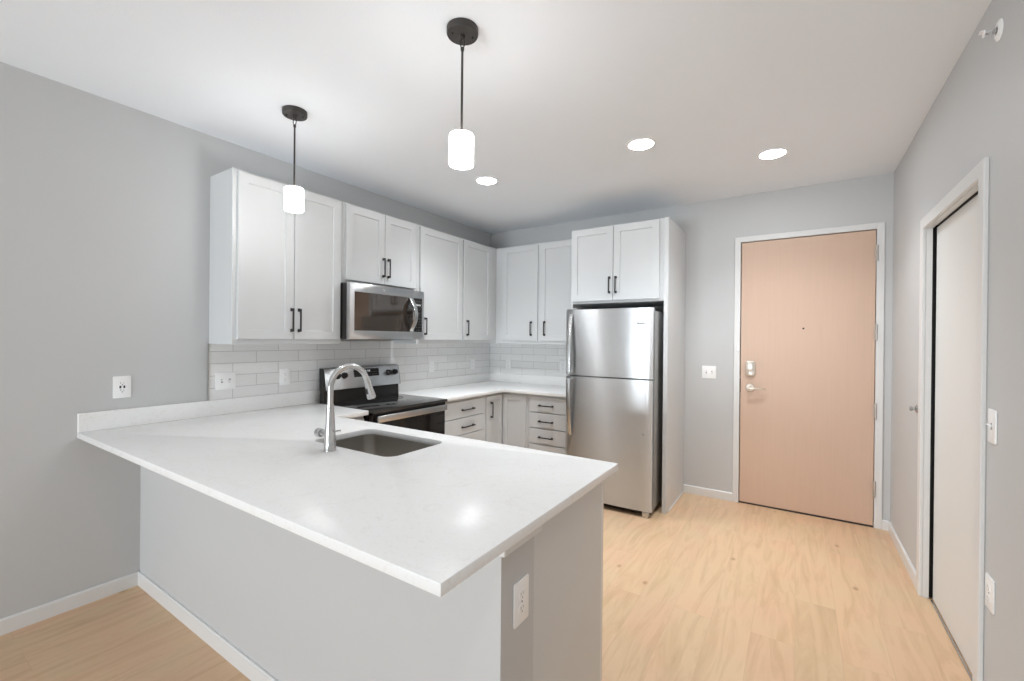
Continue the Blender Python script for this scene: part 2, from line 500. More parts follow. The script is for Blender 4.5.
def base_profile(h=0.074, t=0.013):
    return [(0, 0), (t, 0), (t, h-0.006), (t-0.005, h), (0, h)]
def baseboard(name, p0, p1, nrm, label, h=0.074):
    """runs from p0 to p1 on the floor; nrm points into the room"""
    p0 = Vector((*p0, 0)); p1 = Vector((*p1, 0)); d = p1-p0; n = Vector((*nrm, 0))
    mt = Matrix((n, Vector((0, 0, 1)), d.normalized())).transposed().to_4x4(); mt.translation = p0
    b = MB(mt); b.prism(base_profile(h), 0, d.length)
    return struct(b.build(name, 'trim'), label, 'baseboard')
baseboard('baseboard_left', (XL, YR), (XL, HY0), (1, 0), 'white baseboard on the grey wall under the outlet, beside the peninsula')
baseboard('baseboard_peninsula', (XL, HY0), (HWX, HY0), (0, -1), 'white baseboard along the foot of the half wall')
baseboard('baseboard_back', (-0.889, YB), (DX0, YB), (0, -1), 'short white baseboard between refrigerator panel and entry door')
baseboard('baseboard_corner', (DX1, YB), (XR, YB), (0, -1), 'stub of white baseboard in the corner beside the entry door hinges')
baseboard('baseboard_right', (XR, YB), (XR, CY1+0.05), (-1, 0), 'white baseboard between entry door corner and closet frame')
baseboard('baseboard_front', (XR, CY0-0.05), (XR, YR), (-1, 0), 'white baseboard under the low outlet beside the closet')
b = MB(Matrix(((0, 0, 1, 0), (1, 0, 0, 0), (0, 1, 0, 0), (0, 0, 0, 1))))
b = MB(); b.box(-0.889, -0.881, 3.76, YB-0.013, 0, 0.016, 0.003)
struct(b.build('trim_2', 'trim'), 'thin white shoe strip at the foot of the refrigerator panel', 'trim')

# ------------------------------------------------------------------ entry door
d = thing('door_1', 'tan wood veneer entry door in a white frame', 'door', ((DX0+DX1)/2, YB, 0), kind='structure')
FW = 0.048
b = MB(on_back(0, 0))
for x0, x1 in ((DX0, DX0+FW), (DX1-FW, DX1)):
    b.box(x0, x1, 0, DZ, -0.10, 0.014, 0.003)
b.box(DX0+FW-0.003, DX1-FW+0.003, DZ-FW, DZ, -0.10, 0.014, 0.003)
b.box(DX0+FW, DX0+FW+0.014, 0, DZ-FW, -0.10, -0.052); b.box(DX1-FW-0.014, DX1-FW, 0, DZ-FW, -0.10, -0.052)
b.box(DX0+FW, DX1-FW, DZ-FW-0.014, DZ-FW, -0.10, -0.052)
b.build('door_frame', 'trim', d)
SX0, SX1 = DX0+FW+0.006, DX1-FW-0.004
b = MB(on_back(0, 0)); b.box(SX0, SX1, 0.014, DZ-FW-0.006, -0.044, 0.002, 0.002)
slab = b.build('door_leaf', 'maple', d)
b = MB(on_back(0, 0)); b.box(SX0-0.005, SX1+0.003, 0.0, 0.010, -0.10, 0.0); b.build('threshold', 'bronze', d)
for z in (2.106, 1.498, 0.897, 0.299):
    b = MB(on_back(DX1-FW+0.002, z))
    b.cyl((0, -0.062, 0.016), (0, 0.062, 0.016), 0.0075, seg=14, bev=0.002)
    for k in (-0.037, -0.012, 0.012, 0.037): b.cyl((0, k-0.0006, 0.016), (0, k+0.0006, 0.016), 0.0082, seg=14)
    b.box(-0.012, 0.016, -0.06, 0.06, 0.003, 0.010, 0.001)
    b.build('hinge', 'hinge', d)
# lever set
b = MB(on_back(-0.345, 1.018))
b.lathe([(0, 0.002), (0.034, 0.002), (0.034, 0.006), (0.030, 0.012), (0.016, 0.014), (0.014, 0.020), (0.0105, 0.024), (0.0105, 0.050), (0.012, 0.054), (0.012, 0.066), (0.009, 0.068), (0, 0.068)])
pts = [(-0.004, 0, 0.060), (0.02, 0.001, 0.062), (0.05, 0.002, 0.060), (0.08, 0.0, 0.056), (0.105, -0.003, 0.052), (0.118, -0.004, 0.048)]
b.tube(pts, [1, 1, 0.95, 0.85, 0.75, 0.6], 16, flat=(0.0095, 0.006), side=(0, 0, 1))
b.build('lever_handle', 'brass_nickel', d)
b = MB(on_back(-0.343, 1.185))
b.prism([(x*0.036 if abs(x) < 1 else x*0.036, y) for x, y in [(-1, -0.052), (-0.75, -0.065), (0.75, -0.065), (1, -0.052), (1, 0.052), (0.75, 0.065), (-0.75, 0.065), (-1, 0.052)]], 0.002, 0.020, bev=0.004)
b.prism([(-0.024, -0.022), (0.024, -0.022), (0.024, 0.055), (0.0, 0.060), (-0.024, 0.055)], 0.020, 0.026, bev=0.002)
b.cyl((0, -0.043, 0.019), (0, -0.043, 0.030), 0.013, seg=20, bev=0.002); b.box(-0.003, 0.003, -0.055, -0.031, 0.029, 0.040, 0.001)
b.build('deadbolt', 'brass_nickel', d)
b = MB(on_back(0.038, 1.531)); b.lathe([(0, 0.002), (0.008, 0.002), (0.008, 0.005), (0.005, 0.006), (0.0045, 0.003), (0, 0.003)], seg=20); b.build('peephole', 'bronze', d)
b = MB(on_back(SX0-0.003, 1.035)); b.box(-0.004, 0.0035, -0.06, 0.06, -0.02, 0.008, 0.001); b.build('strike_plate', 'bronze', d)
b = MB(on_back(DX0+0.036, 1.362)); b.box(-0.010, 0.010, -0.026, 0.026, 0.014, 0.026, 0.003); b.build('contact_sensor', 'plastic', d)

# ------------------------------------------------------------------ closet door
d = thing('door_2', 'plain white closet door in a white cased opening', 'door', (XR, (CY0+CY1)/2, 0), kind='structure')
CW = 0.062
b = MB()
def casing_leg(y0, y1): b.box(XR-0.016, XR, y0, y1, 0, CZ, 0.003)
casing_leg(CY1-0.012, CY1-0.012+CW); casing_leg(CY0+0.012-CW, CY0+0.012)
b.box(XR-0.016, XR, CY0+0.012-CW, CY1-0.012+CW, CZ-0.006, CZ-0.006+CW, 0.003)
b.build('casing', 'trim', d)
b = MB()
b.prism([(CY0-0.012, 0), (CY0+0.006, 0), (CY0+0.006, CZ-0.008), (CY1-0.014, CZ-0.008), (CY1-0.014, 0), (CY1+0.012, 0), (CY1+0.012, CZ+0.012), (CY0-0.012, CZ+0.012)], 0.0, 0.026)
for v in b.bm.verts: v.co = Vector((XR + v.co.z, v.co.x, v.co.y))
bmesh.ops.recalc_face_normals(b.bm, faces=list(b.bm.faces))
b.build('jamb', 'trim', d)
b = MB(); b.box(XR+0.040, XR+0.072, CY0-0.005, 3.298, 0.009, CZ-0.008, 0.002)
leaf2 = b.build('door_leaf', 'closet', d)
b = MB(); b.box(XR+0.046, XR+0.066, CY0-0.005, CY1+0.010, CZ-0.004, CZ+0.010); b.build('head_shade_lining', 'black', d)  # black strip put in for the shaded gap above the leaf
b = MB(); b.box(XR+0.029, XR+0.038, CY0+0.006, 3.290, 0.0, 0.004, 0.001); b.build('floor_track', 'chrome', d)
b = MB(); b.prism([(XR+0.027, CY1+0.0135), (XR+0.027, CY1+0.0125), (XR+0.085, CY1+0.0125), (XR+0.085, CY0-0.01), (XR+0.10, CY0-0.01), (XR+0.10, CY1+0.0135)], 0.0, CZ+0.012); b.build('closet_shade_lining', 'black', d)  # black sheet put in for the shade inside the closet

# ------------------------------------------------------------------ wall tile
b = MB(frame((XL, 0, 0), (0, 1, 0), (1, 0, 0)))
b.prism([(1.293, 1.0135), (2.02, 1.0135), (2.02, 0.90), (2.79, 0.90), (2.79, 1.0135), (YB-0.008, 1.0135), (YB-0.008, UB+0.02), (1.293, UB+0.02)], 0.0005, 0.008)
tl = b.build('tile_backsplash', 'tile_left')
# shift the object so that the tile joints of its own coordinates fall where the photo has them
def shift(o, v):
    v = Vector(v)
    for q in o.data.vertices: q.co -= v
    o.location += v
shift(tl, (0, 1.43-0.1525, 1.0100))
tag(tl, 'pale grey stacked tile backsplash behind the range', 'backsplash', 'tile backsplashes')
b = MB(); b.box(XL+0.0005, XL+0.011, 1.286, 1.293, 1.0135, UB); b.build('edge_strip', 'chrome', tl)
b = MB(frame((0, YB, 0), (1, 0, 0), (0, -1, 0)))
b.prism([(XL+0.008, 1.0135), (-1.772, 1.0135), (-1.772, UB+0.02), (XL+0.008, UB+0.02)], 0.0005, 0.008)
tb = b.build('tile_backsplash', 'tile_back')
shift(tb, (-2.8325, 0, 1.0100))
tag(tb, 'pale grey tile backsplash between the inner corner and the refrigerator', 'backsplash', 'tile backsplashes')

# ------------------------------------------------------------------ cabinets
def shaker(mb, x0, x1, y0, y1, t=0.020, rail=0.058, dep=0.010):
    """shaker door in the local frame: face at z = t"""
    c = 0.0015
    def rect(a0, a1, b0, b1, z): return [(a0, b0, z), (a1, b0, z), (a1, b1, z), (a0, b1, z)]
    vs = rect(x0, x1, y0, y1, 0) + rect(x0, x1, y0, y1, t-c) + rect(x0+c, x1-c, y0+c, y1-c, t) \
        + rect(x0+rail, x1-rail, y0+rail, y1-rail, t) + rect(x0+rail+0.0015, x1-rail-0.0015, y0+rail+0.0015, y1-rail-0.0015, t-dep)
    fs = [(3, 2, 1, 0)]
    for k in range(4):
        for i in range(4):
            j = (i+1) % 4; fs.append((4*k+i, 4*k+j, 4*k+4+j, 4*k+4+i))
    fs.append((16, 17, 18, 19))
    mb.quadmesh(vs, fs)

def pull(parent, mt, cx, cy, length=0.155, horizontal=False, base=0.020):
    """black bar pull with two feet"""
    b = MB(mt)
    w, h, so = 0.0055, 0.0045, 0.030
    L = length/2
    def bx(u0, u1, v0, v1, z0, z1, bv=0.0015):
        if horizontal: b.box(cx+u0, cx+u1, cy+v0, cy+v1, base+z0, base+z1, bv)
        else: b.box(cx+v0, cx+v1, cy+u0, cy+u1, base+z0, base+z1, bv)
    bx(-L, L, -w, w, so-2*h, so, 0.002)
    for s in (-1, 1):
        e = s*(L-0.008)
        bx(e-0.008, e+0.008, -w, w, 0, so-h)
        bx(e-0.011, e+0.011, -w-0.0025, w+0.0025, 0, 0.004)
    return b.build('handle', 'black_metal', parent)

def cab_box(mb, x0, x1, y0, y1, depth, mt_front=0.0):
    mb.box(x0, x1, y0, y1, -depth, 0, 0.0015)

# --- wall cabinets on the left wall. local x = world Y, local y = z, local z = out from the carcass face
XF = XL + 0.295
FL = frame((XF, 0, 0), (0, 1, 0), (1, 0, 0))
def wall_cab(label, y0, y1, z0, z1, doors, handles, loc):
    t = thing('wall_cabinet', label, 'cabinet', loc, 'white shaker wall cabinets')
    b = MB(FL); b.box(y0+0.0005, y1-0.0005, z0, z1, -0.294, 0, 0.0015); b.build('carcass', 'cabinet', t)
    for (a0, a1, b0, b1), (hx, hy) in zip(doors, handles):
        b = MB(FL); shaker(b, a0, a1, b0, b1)
        dd = b.build('door', 'cabinet', t)
        pull(dd, FL, hx, hy)
    return t
wall_cab('tall white two-door wall cabinet above the double switch plate, beside the bare wall', 1.290, 2.050, UB, UT,
    [(1.316, 1.668, 1.408, 2.426), (1.673, 2.026, 1.408, 2.426)], [(1.651, 1.536), (1.703, 1.536)], (XL, 1.67, UB))
wall_cab('short white two-door wall cabinet directly above the microwave', 2.050, 2.815, 1.836, UT,
    [(2.076, 2.437, 1.858, 2.426), (2.442, 2.790, 1.858, 2.426)], [(2.419, 1.993), (2.473, 1.993)], (XL, 2.43, 1.836))
wall_cab('white single-door wall cabinet between the microwave and the corner cabinet', 2.815, 3.440, UB, UT,
    [(2.845, 3.428, 1.408, 2.426)], [(2.902, 1.532)], (XL, 3.1, UB))
wall_cab('white single-door wall cabinet in the inner corner', 3.440, YB-0.010, UB, UT,
    [(3.455, 3.925, 1.408, 2.426)], [(3.507, 1.533)], (XL, 3.8, UB))

# --- back wall. local x = world X
YF = YB - 0.295
FB = frame((0, YF, 0), (1, 0, 0), (0, -1, 0))
t = thing('wall_cabinet', 'white two-door wall cabinet between the corner cabinet and the refrigerator', 'cabinet', (-2.3, YB, UB), 'white shaker wall cabinets')
b = MB(FB); b.box(XF+0.001, -1.7695, UB, UT, -0.286, 0, 0.0015); b.build('carcass', 'cabinet', t)
for (a0, a1), hx in (((-2.757, -2.308), -2.380), ((-2.277, -1.800), -2.217)):
    b = MB(FB); shaker(b, a0, a1, 1.408, 2.426); dd = b.build('door', 'cabinet', t); pull(dd, FB, hx, 1.536, 0.15)

# --- cabinet over the refrigerator with its full height side panels
YG = YB - 0.625
FG = frame((0, YG, 0), (1, 0, 0), (0, -1, 0))
t = thing('refrigerator_cabinet', 'white two-door cabinet with a tall side panel built around the refrigerator', 'cabinet', (-1.33, YB, 0))
b = MB(FG); b.box(-1.752, -0.925, 1.750, 2.432, -0.620, 0, 0.001); b.build('carcass', 'cabinet', t)
b = MB(FG); b.box(-0.925, -0.8895, 0.0, 2.432, -0.6245, 0.020, 0.002); b.build('side_panel', 'cabinet', t)
b = MB(FG); b.box(-1.768, -1.752, 0.0, 2.432, -0.6245, 0.0, 0.002); b.build('side_panel', 'cabinet', t)
for (a0, a1), hx in (((-1.760, -1.363), -1.391), ((-1.358, -0.966), -1.333)):
    b = MB(FG); shaker(b, a0, a1, 1.771, 2.424); dd = b.build('door', 'cabinet', t); pull(dd, FG, hx, 1.905, 0.145)

# --- base cabinets
BXF, BYF = XL + 0.600, YB - 0.600          # carcass faces
FLB = frame((BXF, 0, 0), (0, 1, 0), (1, 0, 0))
FBB = frame((0, BYF, 0), (1, 0, 0), (0, -1, 0))
ZT = ZC - TC
def drawer_front(mt, parent, a0, a1, b0, b1, hl=0.15, hx=None):
    b = MB(mt); b.box(a0, a1, b0, b1, 0, 0.020, 0.002)
    dr = b.build('drawer', 'cabinet', parent)
    pull(dr, mt, (a0+a1)/2 if hx is None else hx, (b0+b1)/2-0.006, hl, True)
t = thing('base_cabinet', 'narrow white base cabinet between peninsula and range', 'cabinet', (XL, 1.9, 0), 'white base cabinets')
b = MB(FLB); b.box(1.700, 2.015, 0.10, ZT, -0.595, 0, 0.001); b.box(1.700, 2.015, 0, 0.10, -0.595, -0.07); b.build('carcass', 'cabinet', t)
b = MB(FLB); shaker(b, 1.775, 2.005, 0.13, 0.857); b.build('door', 'cabinet', t)

t = thing('base_cabinet', 'white drawer base cabinet between the range and the corner cabinet', 'cabinet', (XL, 3.1, 0), 'white base cabinets')
b = MB(FLB); b.box(2.795, 3.428, 0.10, ZT, -0.595, 0, 0.001); b.box(2.795, 3.428, 0, 0.10, -0.595, -0.07); b.build('carcass', 'cabinet', t)
for z0, z1 in ((0.711, 0.858), (0.556, 0.703), (0.130, 0.548)): drawer_front(FLB, t, 2.805, 3.404, z0, z1, 0.17, 3.150)

t = thing('base_cabinet', 'white corner base cabinet with a pair of narrow shaker doors', 'cabinet', (XL+0.5, YB-0.4, 0), 'white base cabinets')
b = MB()
poly = [(XL+0.005, 3.429), (BXF, 3.429), (BXF, BYF), (-2.232, BYF), (-2.232, YB-0.005), (XL+0.005, YB-0.005)]
b.prism(poly, 0.10, ZT)
b.prism([(XL+0.005, 3.429), (BXF-0.07, 3.429), (BXF-0.07, BYF+0.07), (-2.232, BYF+0.07), (-2.232, YB-0.005), (XL+0.005, YB-0.005)], 0, 0.10)
b.build('carcass', 'cabinet', t)
b = MB(FLB); shaker(b, 3.452, BYF-0.024, 0.13, 0.860, rail=0.050); dd = b.build('door', 'cabinet', t); pull(dd, FLB, 3.516, 0.722, 0.155)
b = MB(FBB); shaker(b, BXF+0.024, -2.256, 0.13, 0.860, rail=0.050); b.build('door', 'cabinet', t)

t = thing('base_cabinet', 'white four-drawer base cabinet beside the refrigerator', 'cabinet', (-2.0, YB, 0), 'white base cabinets')
b = MB(FBB); b.box(-2.231, -1.770, 0.10, ZT, -0.595, 0, 0.001); b.box(-2.231, -1.770, 0, 0.10, -0.595, -0.07); b.build('carcass', 'cabinet', t)
for z0, z1 in ((0.714, 0.860), (0.562, 0.705), (0.407, 0.552), (0.130, 0.397)): drawer_front(FBB, t, -2.214, -1.785, z0, z1, 0.155, -2.025)

t = thing('peninsula_cabinet', 'white base cabinet with plain end panel under the peninsula worktop', 'cabinet', (-1.6, 1.4, 0))
b = MB(); b.box(XL+0.62, -0.675, 1.136, 1.660, 0.10, ZT-0.25, 0.001); b.box(XL+0.62, -0.675, 1.136, 1.600, 0, 0.10)
b.box(XL+0.62, -2.05, 1.136, 1.660, ZT-0.25, ZT-0.032); b.box(-1.40, -0.675, 1.136, 1.660, ZT-0.25, ZT); b.box(-2.05, -1.40, 1.645, 1.660, ZT-0.25, ZT)
b.build('carcass', 'cabinet', t)
b = MB(frame((0, 0, 0), (0, 1, 0), (1, 0, 0))); b.prism([(HY1+0.0005, 0), (1.664, 0), (1.664, ZT), (1.1355, ZT), (1.1355, 0.8565), (HY1+0.0005, 0.8565)], -0.675, -0.650); b.build('end_panel', 'cabinet', t)
b = MB(); b.box(-0.675, -0.6515, 1.6645, 1.688, 0.0, ZT, 0.001); b.build('edge_strip', 'trim', t)
for x0, x1 in ((-2.05, -1.735), (-1.730, -1.415), (-1.395, -0.690)):
    mt = frame((0, 1.660, 0), (-1, 0, 0), (0, 1, 0))
    b = MB(mt); shaker(b, -x1, -x0, 0.13, 0.860); b.build('door', 'cabinet', t)

# ------------------------------------------------------------------ worktops
def round_rect(x0, x1, y0, y1, r, n=8):
    out = []
    for cx, cy, a in ((x1-r, y1-r, 0), (x0+r, y1-r, 90), (x0+r, y0+r, 180), (x1-r, y0+r, 270)):
        for k in range(n+1):
            th = math.radians(a + 90*k/n); out.append((cx+r*math.cos(th), cy+r*math.sin(th)))
    return out
SKX0, SKX1, SKY0, SKY1 = -2.010, -1.442, 1.272, 1.632
LFX = XL + 0.650
t = thing('peninsula_worktop', 'white quartz peninsula worktop with an undermount sink cutout', 'worktop', (-1.9, 1.2, ZC-TC))
b = MB()
b.prism([(XL+0.001, Y0), (XE, Y0), (XE, Y1), (LFX, Y1), (LFX, 2.018), (XL+0.001, 2.018)], ZT+0.0005, ZC, hole=round_rect(SKX0, SKX1, SKY0, SKY1, 0.055), bev=0.0018)
b.build('slab', 'quartz', t)
b = MB(); b.box(XL+0.001, XL+0.021, Y0, 2.018, ZC, 1.013, 0.0015); b.build('upstand', 'quartz', t)
t = thing('corner_worktop', 'white quartz worktop turning the corner between range and refrigerator', 'worktop', (-2.6, 3.8, ZC-TC))
b = MB()
b.prism([(XL+0.001, 2.792), (LFX, 2.792), (LFX, YB-0.650), (-1.772, YB-0.650), (-1.772, YB-0.001), (XL+0.001, YB-0.001)], ZT+0.0005, ZC, bev=0.0018)
b.build('slab', 'quartz', t)
b = MB(); b.prism([(XL+0.001, 2.792), (XL+0.021, 2.792), (XL+0.021, YB-0.021), (-1.772, YB-0.021), (-1.772, YB-0.001), (XL+0.001, YB-0.001)], ZC, 1.013, bev=0.0012)
b.build('upstand', 'quartz', t)

# ------------------------------------------------------------------ sink
t = thing('kitchen_sink', 'stainless steel undermount sink set into the peninsula worktop', 'sink', ((SKX0+SKX1)/2, (SKY0+SKY1)/2, 0.68))
t2 = bmesh.new()
n = 8
levels = [(0.014, ZT-0.0005, 0.065), (-0.003, ZT-0.0005, 0.055), (-0.004, ZT-0.010, 0.055), (0.004, ZT-0.165, 0.058), (0.014, ZT-0.188, 0.06), (0.035, ZT-0.198, 0.06), (0.10, ZT-0.200, 0.05)]
rings = []
for ins, z, r in levels:
    s = ins if z != ZT-0.0005 or ins < 0 else -ins
    rings.append([t2.verts.new((x, y, z)) for x, y in round_rect(SKX0+s, SKX1-s, SKY0+s, SKY1-s, r, n)])
for A, B in zip(rings, rings[1:]):
    for k in range(len(A)): t2.faces.new((A[k], B[k], B[(k+1) % len(A)], A[(k+1) % len(A)]))
t2.faces.new(rings[-1][::-1])
bmesh.ops.recalc_face_normals(t2, faces=list(t2.faces))
b = MB(); b._take(t2)
bowl = b.build('bowl', 'sink_steel', t)
so = bowl.modifiers.new('thickness', 'SOLIDIFY'); so.thickness = 0.0015; so.offset = 0
b = MB(); b.lathe([(0, 0.003), (0.025, 0.003), (0.036, 0.004), (0.044, 0.003), (0.045, 0.0), (0, 0.0)], ((SKX0+SKX1)/2, (SKY0+SKY1)/2+0.05, ZT-0.1995)); b.build('drain', 'chrome', t)

# ------------------------------------------------------------------ faucet
FX, FY = -1.755, 1.205
t = thing('kitchen_faucet', 'tall gooseneck pull-down faucet in brushed nickel beside the sink', 'faucet', (FX, FY, ZC))
b = MB(); b.lathe([(0, 0), (0.0265, 0), (0.0265, 0.004), (0.0255, 0.006), (0.0250, 0.05), (0.0205, 0.12), (0.0165, 0.200), (0.0160, 0.207), (0, 0.207)], (FX, FY, ZC), seg=32)
b.build('body', 'chrome', t)
R = 0.101; zc = 1.188; pts = [(FX, FY, ZC+0.205), (FX, FY, 1.16), (FX, FY, zc)]
for k in range(1, 25):
    a = math.radians(180 - 161*k/24); pts.append((FX, FY+R+R*math.cos(a), zc+R*math.sin(a)))
b = MB(); b.tube(pts, 0.0133, 20); b.build('spout', 'chrome', t)
e = Vector(pts[-1]); dv = Vector((0, math.sin(math.radians(19)), -math.cos(math.radians(19))))
b = MB(); L = 0.100
b.lathe([(0, -0.004), (0.0135, -0.004), (0.0148, 0.004), (0.0160, 0.03), (0.0205, 0.082), (0.0212, L-0.006), (0.0200, L), (0.014, L), (0.013, L-0.003), (0, L-0.003)], e, dv, 28)
head = b.build('spray_head', 'chrome', t)
side = dv.cross(Vector((1, 0, 0))).normalized()
if side.z < 0: side = -side
p = e + dv*0.045
b = MB()
btn = [p + Vector((0.0, 0, 0)) + side*-0.0180, p + dv*0.026 + side*-0.0202]
b.tube(btn, 1.0, 12, flat=(0.0065, 0.003), side=(1, 0, 0)); b.build('spray_button', 'slot', head)
b = MB()
b.cyl((FX-0.018, FY, 0.985), (FX-0.060, FY, 0.985), 0.0125, seg=24, bev=0.001)
b.cyl((FX-0.060, FY, 0.985), (FX-0.064, FY, 0.985), 0.0105, seg=24)
b.cyl((FX-0.064, FY, 0.985), (FX-0.094, FY, 0.985), 0.0205, 0.0195, seg=28, bev=0.003)
b.build('handle', 'chrome', t)
b = MB(); b.cyl((FX+0.018, FY+0.004, 1.000), (FX+0.060, FY+0.010, 1.010), 0.0032, seg=12); b.build('lever', 'chrome', t)

# ------------------------------------------------------------------ range
RY0, RY1 = 2.030, 2.788
t = thing('electric_range', 'freestanding electric range with black glass cooktop and steel control panel', 'range', (XL, 2.405, 0))
b = MB(); b.box(XL+0.055, XL+0.627, RY0, RY1, 0.10, 0.893, 0.003); b.box(XL+0.03, XL+0.60, RY0+0.02, RY1-0.02, 0.0, 0.10); b.build('body', 'black', t)
b = MB(); b.box(XL+0.105, XL+0.696, RY0-0.002, RY1+0.002, 0.893, 0.9165, 0.004, 2); ct = b.build('cooktop', 'cooktop', t)
for (x, y, r) in ((XL+0.24, RY0+0.20, 0.075), (XL+0.24, RY1-0.20, 0.095), (XL+0.53, RY0+0.20, 0.10), (XL+0.53, RY1-0.20, 0.075)):
    b = MB(); b.lathe([(r-0.002, 0), (r-0.002, 0.0003), (r, 0.0003), (r, 0), (r-0.002, 0)], (x, y, 0.9166), seg=48); b.build('burner_ring', 'burner', ct)
mt = Matrix(((0, 1, 0, 0), (0, 0, 1, 0), (1, 0, 0, 0), (0, 0, 0, 1)))
b = MB(Matrix(((1, 0, 0, 0), (0, 0, 1, 0), (0, 1, 0, 0), (0, 0, 0, 1))))   # local x=X, y=Z, z=Y
b.prism([(XL+0.055, 0.90), (XL+0.112, 0.90), (XL+0.104, 1.012), (XL+0.055, 1.012)], RY0+0.004, RY1-0.004)
b.build('backguard_base', 'black', t)
b = MB(Matrix(((1, 0, 0, 0), (0, 0, 1, 0), (0, 1, 0, 0), (0, 0, 0, 1))))
pr = [(XL+0.055, 1.012), (XL+0.133, 1.012), (XL+0.133, 1.020), (XL+0.105, 1.170), (XL+0.094, 1.183), (XL+0.080, 1.186), (XL+0.055, 1.186)]
b.prism(pr, RY0+0.006, RY1-0.006, bev=0.002)
cp = b.build('control_panel', 'steel', t)
b = MB(Matrix(((1, 0, 0, 0), (0, 0, 1, 0), (0, 1, 0, 0), (0, 0, 0, 1))))
pr2 = [(XL+0.054, 1.010), (XL+0.129, 1.010), (XL+0.129, 1.020), (XL+0.101, 1.170), (XL+0.090, 1.180), (XL+0.054, 1.182)]
b.prism(pr2, RY0, RY0+0.006); b.build('end_cap', 'black', t)
b = MB(Matrix(((1, 0, 0, 0), (0, 0, 1, 0), (0, 1, 0, 0), (0, 0, 0, 1)))); b.prism(pr2, RY1-0.006, RY1); b.build('end_cap', 'black', t)
# local frame on the sloping panel face
pA, pB = Vector((XL+0.133, 0, 1.020)), Vector((XL+0.105, 0, 1.170))
V = (pB-pA).normalized(); U = Vector((0, 1, 0)); W = U.cross(V)
FP = Matrix((U, V, W)).transposed().to_4x4(); FP.translation = pA
b = MB(FP); b.box(2.300, 2.556, 0.080, 0.146, -0.001, 0.0015, 0.0008); dp = b.build('display', 'range_keypad', cp)
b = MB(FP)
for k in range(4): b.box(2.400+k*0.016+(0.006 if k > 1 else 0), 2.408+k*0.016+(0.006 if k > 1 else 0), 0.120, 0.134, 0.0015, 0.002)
b.build('display_marks', 'indicator', cp)  # small pale emissive bars on the range display
for y in (2.146, 2.208, 2.658, 2.730):
    b = MB(FP)
    b.lathe([(0, 0), (0.026, 0), (0.026, 0.005), (0.021, 0.008), (0.0185, 0.026), (0.016, 0.029), (0, 0.029)], (y, 0.100, 0.0), (0, 0, 1), 24)
    b.box(y-0.004, y+0.004, 0.100-0.019, 0.100+0.019, 0.027, 0.036, 0.0015)
    b.build('knob', 'black_metal', cp)
# oven door and drawer
DXA = XL+0.628
b = MB(); b.box(DXA, DXA+0.045, RY0+0.004, RY1-0.004, 0.265, 0.878, 0.004, 2); od = b.build('oven_door', 'oven_glass', t)
b = MB(); b.box(DXA+0.040, DXA+0.048, RY0+0.002, RY1-0.002, 0.862, 0.889, 0.002); b.build('vent_strip', 'black', t)
b = MB(); b.box(DXA+0.0, DXA+0.044, RY0+0.004, RY1-0.004, 0.100, 0.255, 0.004, 2); b.build('storage_drawer', 'steel', t)
b = MB(); b.box(DXA+0.074, DXA+0.090, RY0+0.018, RY1-0.024, 0.828, 0.876, 0.006, 3); hd = b.build('handle', 'chrome', od)
for y in (RY0+0.045, RY1-0.045):
    b = MB(); b.box(DXA+0.044, DXA+0.076, y-0.014, y+0.014, 0.838, 0.866, 0.004, 2); b.build('handle_bracket', 'chrome', od)

# ------------------------------------------------------------------ microwave
t = thing('microwave_oven', 'stainless over-the-range microwave with dark window and curved handle', 'microwave', (XL, 2.41, 1.405))
MXF = XL + 0.412
MY0, MY1, MZ0, MZ1 = 2.032, 2.792, 1.411, 1.829
b = MB(); b.box(XL+0.010, MXF-0.036, MY0+0.002, MY1-0.002, MZ0, MZ1, 0.003); b.build('body', 'black', t)
b = MB(frame((0, 0, 0), (0, 1, 0), (1, 0, 0)))
SE = 2.668
WZ_0, WZ_1 = 1.476, 1.764
# door leaf: steel frame with a window opening
b.prism([(MY0, MZ0), (SE-0.001, MZ0), (SE-0.001, MZ1), (MY0, MZ1)], MXF-0.035, MXF, hole=[(MY0+0.044, WZ_0), (SE-0.004, WZ_0), (SE-0.004, WZ_1), (MY0+0.044, WZ_1)], bev=0.002)
md = b.build('door', 'steel', t)
b = MB(); b.box(MXF-0.030, MXF-0.002, MY0+0.0445, SE-0.0045, WZ_0+0.0005, WZ_1-0.0005, 0.001); b.build('door_window', 'window_glass_dark', md)
b = MB(frame((0, 0, 0), (0, 1, 0), (1, 0, 0)))
b.prism([(SE+0.001, MZ0), (MY1, MZ0), (MY1, MZ1), (SE+0.001, MZ1)], MXF-0.035, MXF, hole=[(SE+0.004, WZ_0), (MY1-0.020, WZ_0), (MY1-0.020, WZ_1), (SE+0.004, WZ_1)], bev=0.002)
pn = b.build('control_panel', 'steel', t)
b = MB(); b.box(MXF-0.030, MXF-0.002, SE+0.0045, MY1-0.0205, WZ_0+0.0005, WZ_1-0.0005, 0.001); kp = b.build('keypad', 'keypad', pn)
b = MB()
for k in range(4): b.box(MXF-0.0022, MXF-0.001, SE+0.030+k*0.015, SE+0.038+k*0.015, 1.700, 1.712)
b.build('display_marks', 'indicator', pn)
pts = []
for k in range(25):
    s = -1 + 2*k/24; pts.append((MXF + 0.004 + 0.062*(1-abs(s)**2.0), 2.632, (WZ_0+WZ_1)/2 + s*0.136))
b = MB(); b.tube(pts, 1.0, 16, flat=(0.021, 0.0065), side=(0, 1, 0)); b.build('handle', 'chrome', md)
b = MB(); b.lathe([(0, 0), (0.009, 0), (0.009, 0.0015), (0.007, 0.0015), (0.0065, 0.0008), (0, 0.0008)], (MXF, 2.345, 1.795), (1, 0, 0), 24); b.build('round_badge', 'chrome', md)
b = MB(); b.box(XL+0.06, MXF-0.06, MY0+0.06, MY1-0.06, MZ0-0.006, MZ0+0.001, 0.002); b.build('grease_filter', 'dark_case', t)

